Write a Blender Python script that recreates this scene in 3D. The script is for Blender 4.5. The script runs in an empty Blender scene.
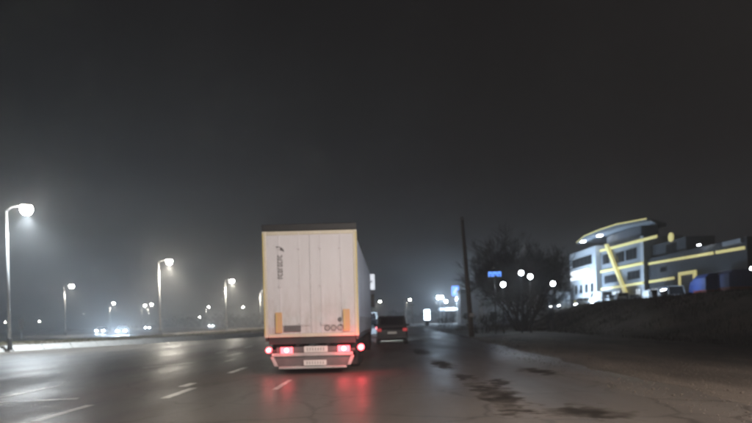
import bpy, bmesh, math, random
from mathutils import Vector, Matrix

random.seed(7)
S = bpy.context.scene
COL = S.collection
R = math.radians

# ------------------------------------------------------------------ camera
F_PX, W_PX, H_PX = 570.0, 752.0, 423.0          # focal length and size of the photograph in pixels
VX, VY, ROLL, CAM_H = 388.0, 319.0, R(1.5), 1.5   # where the road vanishes, the roll, the eye height
cam_d = bpy.data.cameras.new('camera')
cam = bpy.data.objects.new('camera', cam_d)
COL.objects.link(cam)
cam_d.sensor_width = 36.0
cam_d.lens = 36.0 * F_PX / W_PX
cam_d.shift_x = (W_PX / 2 - VX) / W_PX
cam_d.shift_y = (VY - H_PX / 2) / W_PX
cam_d.clip_end = 4000.0
cam_d.clip_start = 0.05
cam.matrix_world = Matrix.Translation((0, 0, CAM_H)) @ Matrix.Rotation(R(90), 4, 'X') @ Matrix.Rotation(-ROLL, 4, 'Z')
cam_d.dof.use_dof = True
cam_d.dof.focus_distance = 3.5
cam_d.dof.aperture_fstop = 1.75
S.camera = cam

# ------------------------------------------------------------------ night sky, moonless and hazy
SUN_EL, SUN_ROT = R(-7.0), R(200.0)
world = bpy.data.worlds.new("World")
S.world = world
world.use_nodes = True
wn, wl = world.node_tree.nodes, world.node_tree.links
wn.clear()
w_out = wn.new('ShaderNodeOutputWorld')
w_sky = wn.new('ShaderNodeTexSky')
w_sky.sky_type = 'NISHITA'
w_sky.sun_disc = False
w_sky.sun_elevation = SUN_EL
w_sky.sun_rotation = SUN_ROT
w_bg1 = wn.new('ShaderNodeBackground')
w_bg1.inputs['Strength'].default_value = 0.05
wl.new(w_sky.outputs['Color'], w_bg1.inputs['Color'])
w_tc = wn.new('ShaderNodeTexCoord')                 # town light under a low cloud deck: paler towards the horizon all round
w_sep = wn.new('ShaderNodeSeparateXYZ')
wl.new(w_tc.outputs['Generated'], w_sep.inputs['Vector'])
w_ramp = wn.new('ShaderNodeValToRGB')
w_ramp.color_ramp.elements[0].position = 0.0
w_ramp.color_ramp.elements[0].color = (0.025, 0.025, 0.028, 1)
w_ramp.color_ramp.elements[1].position = 0.7
w_ramp.color_ramp.elements[1].color = (0.0018, 0.0014, 0.0013, 1)
e = w_ramp.color_ramp.elements.new(0.25)
e.color = (0.0078, 0.0070, 0.0070, 1)
wl.new(w_sep.outputs['Z'], w_ramp.inputs['Fac'])
w_noise = wn.new('ShaderNodeTexNoise')
w_noise.inputs['Scale'].default_value = 2.2
w_noise.inputs['Detail'].default_value = 4
wl.new(w_tc.outputs['Generated'], w_noise.inputs['Vector'])
w_mr = wn.new('ShaderNodeMapRange')
w_mr.inputs['To Min'].default_value = 0.8
w_mr.inputs['To Max'].default_value = 1.2
wl.new(w_noise.outputs['Fac'], w_mr.inputs['Value'])
w_bg2 = wn.new('ShaderNodeBackground')
wl.new(w_ramp.outputs['Color'], w_bg2.inputs['Color'])
wl.new(w_mr.outputs['Result'], w_bg2.inputs['Strength'])
w_add = wn.new('ShaderNodeAddShader')
wl.new(w_bg1.outputs[0], w_add.inputs[0])
wl.new(w_bg2.outputs[0], w_add.inputs[1])
wl.new(w_add.outputs[0], w_out.inputs['Surface'])

# ------------------------------------------------------------------ exposure and renderer
S.view_settings.view_transform = 'Standard'
S.view_settings.look = 'None'
S.view_settings.exposure = 0.0
S.view_settings.gamma = 1.0
S.render.engine = 'CYCLES'
cy = S.cycles
cy.use_denoising = True
try:
    cy.denoiser = 'OPENIMAGEDENOISE'
except Exception:
    pass
cy.max_bounces = 5
cy.diffuse_bounces = 2
cy.glossy_bounces = 3
cy.transmission_bounces = 3
cy.volume_bounces = 0
cy.transparent_max_bounces = 6
cy.sample_clamp_indirect = 3.0
cy.caustics_reflective = False
cy.caustics_refractive = False

COOL, NEUTRAL, WARM = (0.60, 0.79, 1.0), (1.0, 0.92, 0.78), (1.0, 0.89, 0.83)
LAMP_W, BEAM_W, OWN_W, FLOOD_W, NEAR_W = 8000.0, 2200.0, 600.0, 6200.0, 14500.0
HAZE_DENSITY = 0.0030


def spot(name, parent, loc, aim, watts, colour, half_deg, blend=0.6, radius=0.12):
    d = bpy.data.lights.new(name, 'SPOT')
    d.energy = watts
    d.color = colour
    d.spot_size = 2 * R(half_deg)
    d.spot_blend = blend
    d.shadow_soft_size = radius
    o = bpy.data.objects.new(name, d)
    COL.objects.link(o)
    o.parent = parent
    o.location = loc
    o.rotation_euler = (Vector(aim) - Vector(loc)).to_track_quat('-Z', 'Y').to_euler()
    return o


# dipped headlights of the car that carries the camera
for sx in (-0.62, 0.62):
    spot('headlight_beam', None, (sx, 1.3, 0.68), (sx + 0.3, 11.0, 0.1), OWN_W, NEUTRAL, 32, 0.9, 0.07)

# ------------------------------------------------------------------ materials
MATS = {}


def mat(name, base=(0.5, 0.5, 0.5), rough=0.6, metal=0.0, noise=None, bump=0.0, emit=None, strength=0.0, spec=0.5, coat=0.0,
        alpha=None, trans=0.0):
    """noise = (scale, other colour, contrast, stretch); bump uses the same noise at a finer scale"""
    if name in MATS:
        return MATS[name]
    m = bpy.data.materials.new(name)
    m.use_nodes = True
    n, l = m.node_tree.nodes, m.node_tree.links
    p = n['Principled BSDF']
    p.inputs['Base Color'].default_value = (*base, 1)
    p.inputs['Roughness'].default_value = rough
    p.inputs['Metallic'].default_value = metal
    p.inputs['Specular IOR Level'].default_value = spec
    p.inputs['Coat Weight'].default_value = coat
    p.inputs['Transmission Weight'].default_value = trans
    if emit:
        p.inputs['Emission Color'].default_value = (*emit, 1)
        p.inputs['Emission Strength'].default_value = strength
        m.cycles.emission_sampling = 'NONE' if strength > 6 else 'AUTO'
    if noise or bump:
        tc = n.new('ShaderNodeTexCoord')
        mp = n.new('ShaderNodeMapping')
        sc, col2, contrast, stretch = noise or (4.0, base, 0.3, (1, 1, 1))
        mp.inputs['Scale'].default_value = stretch
        l.new(tc.outputs['Object'], mp.inputs['Vector'])
        t = n.new('ShaderNodeTexNoise')
        t.inputs['Scale'].default_value = sc
        t.inputs['Detail'].default_value = 7
        t.inputs['Roughness'].default_value = 0.62
        l.new(mp.outputs['Vector'], t.inputs['Vector'])
        rp = n.new('ShaderNodeValToRGB')
        rp.color_ramp.elements[0].position = 0.5 - contrast * 0.5
        rp.color_ramp.elements[1].position = 0.5 + contrast * 0.5
        rp.color_ramp.elements[0].color = (*base, 1)
        rp.color_ramp.elements[1].color = (*col2, 1)
        l.new(t.outputs['Fac'], rp.inputs['Fac'])
        l.new(rp.outputs['Color'], p.inputs['Base Color'])
        mr = n.new('ShaderNodeMapRange')
        mr.inputs['To Min'].default_value = max(0.03, rough - 0.1)
        mr.inputs['To Max'].default_value = min(1.0, rough + 0.1)
        l.new(t.outputs['Fac'], mr.inputs['Value'])
        l.new(mr.outputs['Result'], p.inputs['Roughness'])
        if bump:
            t2 = n.new('ShaderNodeTexNoise')
            t2.inputs['Scale'].default_value = sc * 6
            t2.inputs['Detail'].default_value = 4
            l.new(mp.outputs['Vector'], t2.inputs['Vector'])
            b = n.new('ShaderNodeBump')
            b.inputs['Strength'].default_value = bump
            b.inputs['Distance'].default_value = 0.02
            l.new(t2.outputs['Fac'], b.inputs['Height'])
            l.new(b.outputs['Normal'], p.inputs['Normal'])
    MATS[name] = m
    return m


def on_road(px, py):
    u, v = px - VX, VY - py
    u, v = u * math.cos(ROLL) + v * math.sin(ROLL), -u * math.sin(ROLL) + v * math.cos(ROLL)
    d = CAM_H * F_PX / -v
    return u / F_PX * d, d


PATCHES = [(*on_road(px, py), rx, ry, yaw) for (px, py, rx, ry, yaw) in
           ((503, 398, .42, 1.5, -.1), (484, 389, .32, 1.3, .1), (497, 383, .28, .9, -.2), (590, 414, .7, .8, .5), (442, 365, .35, 2.2, 0),
            (522, 413, .3, .6, .1), (462, 377, .25, .9, .1), (420, 352, .4, 3.0, 0), (540, 372, .4, 1.2, .2))]


def asphalt_material():
    """wet asphalt: worn wheel tracks along the lanes, damp blotches, chippings"""
    m = bpy.data.materials.new('wet_asphalt')
    m.use_nodes = True
    n, l = m.node_tree.nodes, m.node_tree.links
    p = n['Principled BSDF']
    tc = n.new('ShaderNodeTexCoord')

    def noise(scale, detail, stretch=(1, 1, 1)):
        mp = n.new('ShaderNodeMapping')
        mp.inputs['Scale'].default_value = stretch
        l.new(tc.outputs['Object'], mp.inputs['Vector'])
        t = n.new('ShaderNodeTexNoise')
        t.inputs['Scale'].default_value = scale
        t.inputs['Detail'].default_value = detail
        l.new(mp.outputs['Vector'], t.inputs['Vector'])
        return t.outputs['Fac']

    def ramp(src, p0, c0, p1, c1):
        r = n.new('ShaderNodeValToRGB')
        r.color_ramp.elements[0].position, r.color_ramp.elements[1].position = p0, p1
        r.color_ramp.elements[0].color, r.color_ramp.elements[1].color = (*c0, 1), (*c1, 1)
        l.new(src, r.inputs['Fac'])
        return r.outputs['Color']

    def mix(kind, fac, a, b):
        x = n.new('ShaderNodeMix')
        x.data_type = 'RGBA'
        x.blend_type = kind
        x.inputs[0].default_value = fac
        l.new(a, x.inputs[6])
        l.new(b, x.inputs[7])
        return x.outputs[2]
    blotch = noise(0.35, 6, (1, 0.35, 1))
    track = noise(0.75, 3, (1, 0.03, 1))
    stones = noise(55, 3)
    c = ramp(blotch, 0.35, (0.125, 0.107, 0.092), 0.68, (0.19, 0.164, 0.140))
    c = mix('MULTIPLY', 0.6, c, ramp(track, 0.35, (0.55, 0.55, 0.56), 0.65, (1, 1, 1)))
    c = mix('MULTIPLY', 0.5, c, ramp(stones, 0.35, (0.5, 0.5, 0.5), 0.65, (1.2, 1.18, 1.15)))
    mpv = n.new('ShaderNodeVectorMath')
    mpv.operation = 'MULTIPLY_ADD'
    nv = n.new('ShaderNodeTexNoise')
    nv.inputs['Scale'].default_value = 1.3
    nv.inputs['Detail'].default_value = 6
    l.new(tc.outputs['Object'], nv.inputs['Vector'])
    mpv.inputs[1].default_value = (0.9, 0.9, 0)
    l.new(nv.outputs['Color'], mpv.inputs[0])
    l.new(tc.outputs['Object'], mpv.inputs[2])
    vo = n.new('ShaderNodeTexVoronoi')
    vo.feature = 'DISTANCE_TO_EDGE'
    vo.inputs['Scale'].default_value = 0.42
    l.new(mpv.outputs['Vector'], vo.inputs['Vector'])
    c = mix('MULTIPLY', 0.5, c, ramp(vo.outputs['Distance'], 0.004, (0.18, 0.17, 0.16), 0.020, (1, 1, 1)))
    # worn-out hollows patched with tar along the right-hand lane: (x, y, half width, half length, turn)
    warp = n.new('ShaderNodeTexNoise')
    warp.inputs['Scale'].default_value = 2.6
    warp.inputs['Detail'].default_value = 5
    l.new(tc.outputs['Object'], warp.inputs['Vector'])
    off = n.new('ShaderNodeVectorMath')
    off.operation = 'MULTIPLY_ADD'
    off.inputs[1].default_value = (1.3, 2.4, 0)
    off.inputs[2].default_value = (-0.65, -1.2, 0)
    l.new(warp.outputs['Color'], off.inputs[0])
    pos = n.new('ShaderNodeVectorMath')
    pos.operation = 'ADD'
    l.new(tc.outputs['Object'], pos.inputs[0])
    l.new(off.outputs['Vector'], pos.inputs[1])
    acc_ = None
    for (x, y, rx, ry, yaw) in PATCHES:
        mp = n.new('ShaderNodeMapping')
        mp.vector_type = 'TEXTURE'
        mp.inputs['Location'].default_value = (x, y, 0)
        mp.inputs['Rotation'].default_value = (0, 0, yaw)
        mp.inputs['Scale'].default_value = (rx, ry, 100)
        l.new(pos.outputs['Vector'], mp.inputs['Vector'])
        gr = n.new('ShaderNodeTexGradient')
        gr.gradient_type = 'SPHERICAL'
        l.new(mp.outputs['Vector'], gr.inputs['Vector'])
        if acc_ is None:
            acc_ = gr.outputs['Fac']
        else:
            mm = n.new('ShaderNodeMath')
            mm.operation = 'MAXIMUM'
            l.new(acc_, mm.inputs[0])
            l.new(gr.outputs['Fac'], mm.inputs[1])
            acc_ = mm.outputs[0]
    c = mix('MULTIPLY', 1.0, c, ramp(acc_, 0.02, (1, 1, 1), 0.75, (0.19, 0.17, 0.15)))
    l.new(c, p.inputs['Base Color'])
    wet = noise(0.5, 5, (1, 0.22, 1))
    mr = n.new('ShaderNodeMapRange')
    mr.inputs['From Min'].default_value = 0.35
    mr.inputs['From Max'].default_value = 0.65
    mr.inputs['To Min'].default_value = 0.36
    mr.inputs['To Max'].default_value = 0.56
    l.new(wet, mr.inputs['Value'])
    dry = n.new('ShaderNodeMapRange')
    dry.inputs['From Max'].default_value = 0.45
    dry.inputs['To Max'].default_value = 0.3
    l.new(acc_, dry.inputs['Value'])
    ra = n.new('ShaderNodeMath')
    ra.operation = 'ADD'
    l.new(mr.outputs['Result'], ra.inputs[0])
    l.new(dry.outputs['Result'], ra.inputs[1])
    l.new(ra.outputs[0], p.inputs['Roughness'])
    sp_lv = n.new('ShaderNodeMapRange')
    sp_lv.inputs['From Max'].default_value = 0.45
    sp_lv.inputs['To Min'].default_value = 0.42
    sp_lv.inputs['To Max'].default_value = 0.18
    l.new(acc_, sp_lv.inputs['Value'])
    l.new(sp_lv.outputs['Result'], p.inputs['Specular IOR Level'])
    b = n.new('ShaderNodeBump')
    b.inputs['Strength'].default_value = 0.35
    b.inputs['Distance'].default_value = 0.006
    l.new(stones, b.inputs['Height'])
    b2 = n.new('ShaderNodeBump')
    b2.inputs['Strength'].default_value = 0.25
    b2.inputs['Distance'].default_value = 0.03
    l.new(noise(2.2, 4), b2.inputs['Height'])
    l.new(b2.outputs['Normal'], b.inputs['Normal'])
    l.new(b.outputs['Normal'], p.inputs['Normal'])
    MATS['wet_asphalt'] = m
    return m


M_ASPHALT = asphalt_material()
M_DIRT = mat('damp_earth', (0.070, 0.054, 0.041), 0.8, noise=(0.55, (0.165, 0.134, 0.106), 0.30, (1, 0.35, 1)), bump=0.7)
M_PAINT = mat('road_paint', (0.88, 0.86, 0.81), 0.40, noise=(3.0, (0.52, 0.50, 0.46), 0.4, (1, 0.6, 1)), bump=0.2)
M_KERB = mat('kerb_concrete', (0.50, 0.485, 0.46), 0.7, noise=(2.5, (0.32, 0.31, 0.29), 0.5, (1, 1, 1)), bump=0.3)
M_CONC = mat('concrete', (0.30, 0.28, 0.25), 0.75, noise=(1.8, (0.19, 0.175, 0.155), 0.5, (1, 1, 1)), bump=0.3)
M_GRASS = mat('dry_grass', (0.055, 0.060, 0.022), 0.8, noise=(0.6, (0.105, 0.085, 0.042), 0.4, (1, 1, 1)))
M_WEED = mat('dead_weeds', (0.035, 0.027, 0.016), 0.9, noise=(0.6, (0.060, 0.046, 0.028), 0.4, (1, 1, 1)))
M_STEEL = mat('galvanised_steel', (0.42, 0.42, 0.41), 0.45, 0.6, noise=(6, (0.33, 0.33, 0.33), 0.5, (1, 1, 0.3)))
M_DARKSTEEL = mat('dark_steel', (0.05, 0.05, 0.052), 0.5, 0.5, noise=(5, (0.085, 0.08, 0.075), 0.5, (1, 1, 1)))
M_RUBBER = mat('tyre_rubber', (0.018, 0.018, 0.018), 0.85, noise=(9, (0.032, 0.03, 0.028), 0.5, (1, 1, 1)))
M_BLACK = mat('black_plastic', (0.02, 0.02, 0.021), 0.5, noise=(8, (0.03, 0.03, 0.03), 0.5, (1, 1, 1)))
M_GLASS = mat('dark_glass', (0.012, 0.014, 0.017), 0.06, spec=0.6, noise=(1.5, (0.02, 0.022, 0.026), 0.5, (1, 1, 1)))
M_DOOR = mat('trailer_white', (0.76, 0.745, 0.775), 0.42, noise=(1.1, (0.62, 0.60, 0.615), 0.75, (1.6, 1, 0.22)), bump=0.04)
_n, _l = M_DOOR.node_tree.nodes, M_DOOR.node_tree.links
_p = _n['Principled BSDF']
_src = _p.inputs['Base Color'].links[0].from_socket
_tc = _n.new('ShaderNodeTexCoord')
_sp = _n.new('ShaderNodeSeparateXYZ')
_l.new(_tc.outputs['Object'], _sp.inputs['Vector'])
_mr = _n.new('ShaderNodeMapRange')
_mr.inputs['From Min'].default_value, _mr.inputs['From Max'].default_value = 1.0, 2.6
_mr.inputs['To Min'].default_value, _mr.inputs['To Max'].default_value = 0.95, 0.12
_l.new(_sp.outputs['Z'], _mr.inputs['Value'])
_mp = _n.new('ShaderNodeMapping')
_mp.inputs['Scale'].default_value = (2.6, 1, 0.7)
_l.new(_tc.outputs['Object'], _mp.inputs['Vector'])
_tn = _n.new('ShaderNodeTexNoise')
_tn.inputs['Scale'].default_value = 2.0
_tn.inputs['Detail'].default_value = 8
_tn.inputs['Roughness'].default_value = 0.7
_l.new(_mp.outputs['Vector'], _tn.inputs['Vector'])
_rr = _n.new('ShaderNodeMapRange')
_rr.inputs['From Min'].default_value, _rr.inputs['From Max'].default_value = 0.36, 0.7
_l.new(_tn.outputs['Fac'], _rr.inputs['Value'])
_mm = _n.new('ShaderNodeMath')
_mm.operation = 'MULTIPLY'
_l.new(_mr.outputs['Result'], _mm.inputs[0])
_l.new(_rr.outputs['Result'], _mm.inputs[1])
_mx = _n.new('ShaderNodeMix')
_mx.data_type = 'RGBA'
_mx.inputs[7].default_value = (0.40, 0.355, 0.32, 1)
_l.new(_mm.outputs[0], _mx.inputs[0])
_l.new(_src, _mx.inputs[6])
_l.new(_mx.outputs[2], _p.inputs['Base Color'])
M_FRAMEALU = mat('trailer_frame', (0.70, 0.65, 0.53), 0.45, 0.1, noise=(3, (0.60, 0.55, 0.44), 0.5, (1, 1, 0.4)))
M_CURTAIN = mat('curtain_tarpaulin', (0.52, 0.60, 0.74), 0.4, noise=(1.2, (0.42, 0.49, 0.62), 0.5, (1, 1, 0.3)))
M_REFTAPE = mat('reflective_tape', (0.72, 0.60, 0.22), 0.3, noise=(30, (0.55, 0.46, 0.18), 0.4, (1, 1, 1)))
M_AMBER = mat('amber_board', (0.70, 0.38, 0.17), 0.4, noise=(20, (0.62, 0.42, 0.24), 0.5, (1, 1, 1)))
M_DECAL = mat('grey_decal', (0.10, 0.095, 0.10), 0.5, noise=(20, (0.16, 0.15, 0.155), 0.5, (1, 1, 1)))
M_PALEDECAL = mat('pale_decal', (0.46, 0.43, 0.41), 0.5, noise=(20, (0.36, 0.34, 0.33), 0.5, (1, 1, 1)))
M_PLATE = mat('number_plate_white', (0.82, 0.81, 0.78), 0.35, noise=(9, (0.70, 0.69, 0.66), 0.5, (1, 1, 1)))
M_PALEGREY = mat('bumper_pale', (0.55, 0.53, 0.52), 0.4, noise=(3, (0.36, 0.34, 0.33), 0.5, (1, 1, 1)))
M_MIDGREY = mat('bumper_grey', (0.16, 0.145, 0.145), 0.5, noise=(3, (0.10, 0.09, 0.09), 0.5, (1, 1, 1)))
M_TAIL = mat('tail_lamp_lit', (0.6, 0.02, 0.03), 0.25, emit=(1.0, 0.10, 0.12), strength=5.5)
M_TAILHOT = mat('tail_lamp_core', (0.8, 0.3, 0.3), 0.25, emit=(1.0, 0.42, 0.42), strength=5.9)
M_TAILDIM = mat('tail_lamp_dim', (0.5, 0.02, 0.03), 0.3, emit=(1.0, 0.06, 0.07), strength=0.3)
M_HEAD = mat('headlamp_lit', (0.9, 0.9, 0.9), 0.2, emit=(0.86, 0.94, 1.0), strength=300)
M_LENS = mat('street_lamp_lit', (0.9, 0.9, 0.9), 0.3, emit=(1.0, 0.95, 0.84), strength=160)
M_LENSCOOL = mat('flood_lamp_lit', (0.9, 0.9, 0.9), 0.3, emit=(0.88, 0.94, 1.0), strength=40)
M_BARK = mat('bark', (0.030, 0.025, 0.021), 0.9, noise=(6, (0.055, 0.046, 0.038), 0.5, (1, 1, 0.3)), bump=0.5)
M_TWIG = mat('bare_twigs', (0.034, 0.030, 0.027), 0.9, noise=(3, (0.060, 0.051, 0.043), 0.5, (1, 1, 1)))
M_WOOD = mat('weathered_pole', (0.12, 0.085, 0.06), 0.8, noise=(5, (0.075, 0.055, 0.04), 0.5, (1, 1, 0.08)), bump=0.4)
M_RENDERW = mat('white_render', (0.60, 0.63, 0.68), 0.7, noise=(0.5, (0.50, 0.53, 0.58), 0.6, (1, 1, 1)), bump=0.1)
M_RENDERG = mat('grey_cladding', (0.30, 0.33, 0.38), 0.6, noise=(0.5, (0.24, 0.27, 0.31), 0.6, (1, 1, 1)), bump=0.1)
M_RENDERD = mat('dark_cladding', (0.078, 0.086, 0.104), 0.6, noise=(0.6, (0.055, 0.062, 0.075), 0.6, (1, 1, 1)), bump=0.1)
M_STRIP = mat('yellow_light_strip', (0.8, 0.72, 0.30), 0.4, emit=(1.0, 0.88, 0.38), strength=0.52)
M_SIGNLIT = mat('lit_white_sign', (0.9, 0.9, 0.9), 0.4, emit=(0.93, 0.97, 1.0), strength=1.6)
M_ROOMLIT = mat('lit_shop_window', (0.5, 0.5, 0.5), 0.3, emit=(0.86, 0.94, 1.0), strength=0.55)
M_BLUELIT = mat('lit_blue_sign', (0.1, 0.2, 0.8), 0.4, emit=(0.13, 0.33, 1.0), strength=2.2)
M_SIGNGLOW = mat('sign_white_glow', (0.85, 0.85, 0.85), 0.4, emit=(0.95, 0.95, 1.0), strength=0.8)  # plain road sign, no lamp: glow added to make it brighter
M_SIGNRED = mat('sign_grey_mark', (0.12, 0.11, 0.13), 0.5, noise=(9, (0.18, 0.16, 0.17), 0.5, (1, 1, 1)))
M_BLUETARP = mat('blue_tarpaulin', (0.05, 0.085, 0.30), 0.5, noise=(2, (0.035, 0.065, 0.22), 0.5, (1, 1, 1)))
M_REDPAINT = mat('dull_red_paint', (0.30, 0.06, 0.05), 0.5, noise=(2, (0.22, 0.05, 0.04), 0.5, (1, 1, 1)))


def paint(name, c):
    return mat(name, c, 0.3, 0.0, noise=(1.5, tuple(x * 0.82 for x in c), 0.6, (1, 1, 1)), coat=0.6)


P_BLACK = mat('car_paint_dark', (0.022, 0.023, 0.027), 0.5, noise=(1.5, (0.016, 0.016, 0.02), 0.6, (1, 1, 1)), coat=0.1)
P_SILVER = paint('car_paint_silver', (0.42, 0.43, 0.45))
P_WHITE = paint('car_paint_white', (0.74, 0.75, 0.76))
P_GREY = paint('car_paint_grey', (0.12, 0.125, 0.135))
P_BLUE = paint('car_paint_blue', (0.06, 0.11, 0.40))
P_RED = paint('car_paint_red', (0.22, 0.04, 0.04))


# ------------------------------------------------------------------ mesh helpers
class MB:
    def __init__(self):
        self.v, self.f = [], []

    def quad(self, *pts):
        k = len(self.v)
        self.v += [tuple(p) for p in pts]
        self.f.append(tuple(range(k, k + len(pts))))
        return self

    def box(self, x0, x1, y0, y1, z0, z1):
        k = len(self.v)
        self.v += [(x, y, z) for z in (z0, z1) for y in (y0, y1) for x in (x0, x1)]
        for q in ((0, 2, 3, 1), (4, 5, 7, 6), (0, 1, 5, 4), (2, 6, 7, 3), (0, 4, 6, 2), (1, 3, 7, 5)):
            self.f.append(tuple(k + i for i in q))
        return self

    def hexa(self, lo, hi):
        """two rings of four points each"""
        k = len(self.v)
        self.v += [tuple(p) for p in lo] + [tuple(p) for p in hi]
        for q in ((3, 2, 1, 0), (4, 5, 6, 7), (0, 1, 5, 4), (1, 2, 6, 5), (2, 3, 7, 6), (3, 0, 4, 7)):
            self.f.append(tuple(k + i for i in q))
        return self

    def loft(self, rings, cap=True):
        k, n = len(self.v), len(rings[0])
        for r in rings:
            self.v += [tuple(p) for p in r]
        for j in range(len(rings) - 1):
            for i in range(n):
                a, b = k + j * n + i, k + j * n + (i + 1) % n
                self.f.append((a, b, b + n, a + n))
        if cap:
            self.f.append(tuple(k + i for i in reversed(range(n))))
            self.f.append(tuple(k + (len(rings) - 1) * n + i for i in range(n)))
        return self

    def tube(self, pts, radii, n=8, cap=True):
        pts = [Vector(p) for p in pts]
        if not isinstance(radii, (list, tuple)):
            radii = [radii] * len(pts)
        rings = []
        for i, p in enumerate(pts):
            d = (pts[min(i + 1, len(pts) - 1)] - pts[max(i - 1, 0)]).normalized()
            up = Vector((0, 1, 0)) if abs(d.y) < 0.9 else Vector((1, 0, 0))
            a = d.cross(up).normalized()
            b = d.cross(a).normalized()
            rings.append([p + (a * math.cos(2 * math.pi * j / n) + b * math.sin(2 * math.pi * j / n)) * radii[i] for j in range(n)])
        return self.loft(rings, cap)

    def prism(self, poly, axis, a0, a1):
        """poly of 2D points extruded along an axis: x -> (y,z), y -> (x,z), z -> (x,y)"""
        def put(p, a):
            return {'x': (a, p[0], p[1]), 'y': (p[0], a, p[1]), 'z': (p[0], p[1], a)}[axis]
        return self.loft([[put(p, a0) for p in poly], [put(p, a1) for p in poly]])

    def mesh(self, name, m, bevel=0.0, smooth=False):
        me = bpy.data.meshes.new(name)
        me.from_pydata(self.v, [], self.f)
        bm = bmesh.new()
        bm.from_mesh(me)
        if bevel:
            bmesh.ops.bevel(bm, geom=list(bm.edges), offset=bevel, segments=2, affect='EDGES', profile=0.5, clamp_overlap=True)
        bmesh.ops.recalc_face_normals(bm, faces=bm.faces)
        bm.to_mesh(me)
        bm.free()
        if smooth:
            for p in me.polygons:
                p.use_smooth = True
        me.materials.append(m)
        return me

    def build(self, name, m, parent=None, loc=(0, 0, 0), rot=(0, 0, 0), bevel=0.0, smooth=False):
        return put_mesh(name, self.mesh(name, m, bevel, smooth), parent, loc, rot)


def put_mesh(name, me, parent=None, loc=(0, 0, 0), rot=(0, 0, 0)):
    o = bpy.data.objects.new(name, me)
    COL.objects.link(o)
    o.parent = parent
    o.location = loc
    o.rotation_euler = rot
    return o


def tag(o, label=None, cat=None, group=None, kind=None):
    for k, v in (('label', label), ('category', cat), ('group', group), ('kind', kind)):
        if v:
            o[k] = v
    return o


def thing(name, label, cat, loc=(0, 0, 0), rz=0.0, group=None):
    o = bpy.data.objects.new(name, None)
    o.empty_display_size = 0.3
    COL.objects.link(o)
    o.location = loc
    o.rotation_euler = (0, 0, rz)
    return tag(o, label, cat, group)


def copy_tree(o, parent=None):
    c = o.copy()
    COL.objects.link(c)
    c.parent = parent
    for ch in list(o.children):
        copy_tree(ch, c)
    return c


def place(px, py, depth):
    """the point of the place seen at a pixel of the photograph, at a distance along the road"""
    u, v = px - VX, VY - py
    u, v = u * math.cos(ROLL) + v * math.sin(ROLL), -u * math.sin(ROLL) + v * math.cos(ROLL)
    return Vector((u / F_PX * depth, depth, CAM_H + v / F_PX * depth))


# ------------------------------------------------------------------ terrain
def smooth01(t):
    t = max(0.0, min(1.0, t))
    return t * t * (3 - 2 * t)


KERB = [(-60.0, -28.0), (-45.0, 2.0), (-36.0, 20.0), (-25.3, 37.5), (-20.6, 45.7), (-14.6, 57.5), (-12.2, 66.0), (-11.6, 80.0), (-11.6, 120.0), (-11.6, 330.0)]


def kerb_x(y):
    for (x0, y0), (x1, y1) in zip(KERB, KERB[1:]):
        if y0 <= y <= y1:
            return x0 + (x1 - x0) * (y - y0) / (y1 - y0)
    return KERB[0][0] if y < KERB[0][1] else KERB[-1][0]


def height(x, y):
    h = 0.0
    if x > 6.2:                                           # bank of earth beside the road, flat yard on top of it
        near = smooth01((84 - y) / 26) * smooth01((y + 60) / 30)
        h = 2.65 * smooth01((x - 15.0) / 6.5) * near
        far = 2.7 * smooth01((x - 26) / 8) * smooth01((y - 30) / 15)
        h = max(h, far * (1 - near) + h * near)
        h *= 1 - smooth01((x - 150) / 120)
        h *= 1 - smooth01((y - 160) / 80)
    kx = kerb_x(y)
    d = kx - x
    if d > 0.3:                                           # raised verge behind the kerb, where the lamps stand
        h += 0.42 * smooth01((d - 0.5) / 2.2) * (1 - smooth01((d - 11) / 5))
    return h


def axis(lo, hi, dense_lo, dense_hi, step):
    a = [dense_lo + i * step for i in range(int((dense_hi - dense_lo) / step) + 1)]
    s, x = step, dense_hi
    while x < hi:
        s *= 1.35
        x = min(hi, x + s)
        a.append(x)
    s, x = step, dense_lo
    while x > lo:
        s *= 1.35
        x = max(lo, x - s)
        a.insert(0, x)
    return a


EDGE = 900.0
gx, gy = axis(-EDGE, EDGE, -54, 44, 0.7), axis(-60, EDGE, -12, 130, 0.9)
g = MB()
for y in gy:
    for x in gx:
        h = height(x, y)
        rough = 0.0
        if h > 0.05:
            rough = 0.10 * math.sin(x * 1.7 + y * 0.6) * math.sin(y * 1.1 - x * 0.4) + random.uniform(-0.05, 0.05)
        elif x > 7.0 or x < kerb_x(y) - 1:
            rough = random.uniform(-0.03, 0.02)
        g.v.append((x, y, h + rough * min(1, h * 2 + 0.3)))
nx = len(gx)
for j in range(len(gy) - 1):
    for i in range(nx - 1):
        a = j * nx + i
        g.f.append((a, a + 1, a + nx + 1, a + nx))
tag(g.build('ground', M_DIRT, smooth=True), kind='structure')

# carriageway: one sheet from the ragged right edge to the kerb that swings away to the left
ROAD_R = 5.6
rd = MB()
ys = [-28, -15, -5] + [2 + i * 0.5 for i in range(141)] + [75, 90, 110, 140, 180, 240, 320]
prev = None
for y in ys:
    r = ROAD_R + (0.12 * math.sin(y * 0.7) + 0.07 * math.sin(y * 2.3 + 1) + random.uniform(-.05, .05) if 0 < y < 75 else 0)
    lft = kerb_x(y) + 0.02
    row = [(lft + (r - lft) * t, y, 0.012 + 0.02 * math.sin(math.pi * t)) for t in (0, 0.25, 0.5, 0.75, 1)]
    k = len(rd.v)
    rd.v += row
    if prev is not None:
        for i in range(4):
            rd.f.append((prev + i, prev + i + 1, k + i + 1, k + i))
    prev = k
tag(rd.build('road', M_ASPHALT, smooth=True), kind='structure')


def road_z(x, y):
    lft = kerb_x(y)
    t = max(0.0, min(1.0, (x - lft) / (ROAD_R - lft)))
    return 0.012 + 0.02 * math.sin(math.pi * t)


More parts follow.
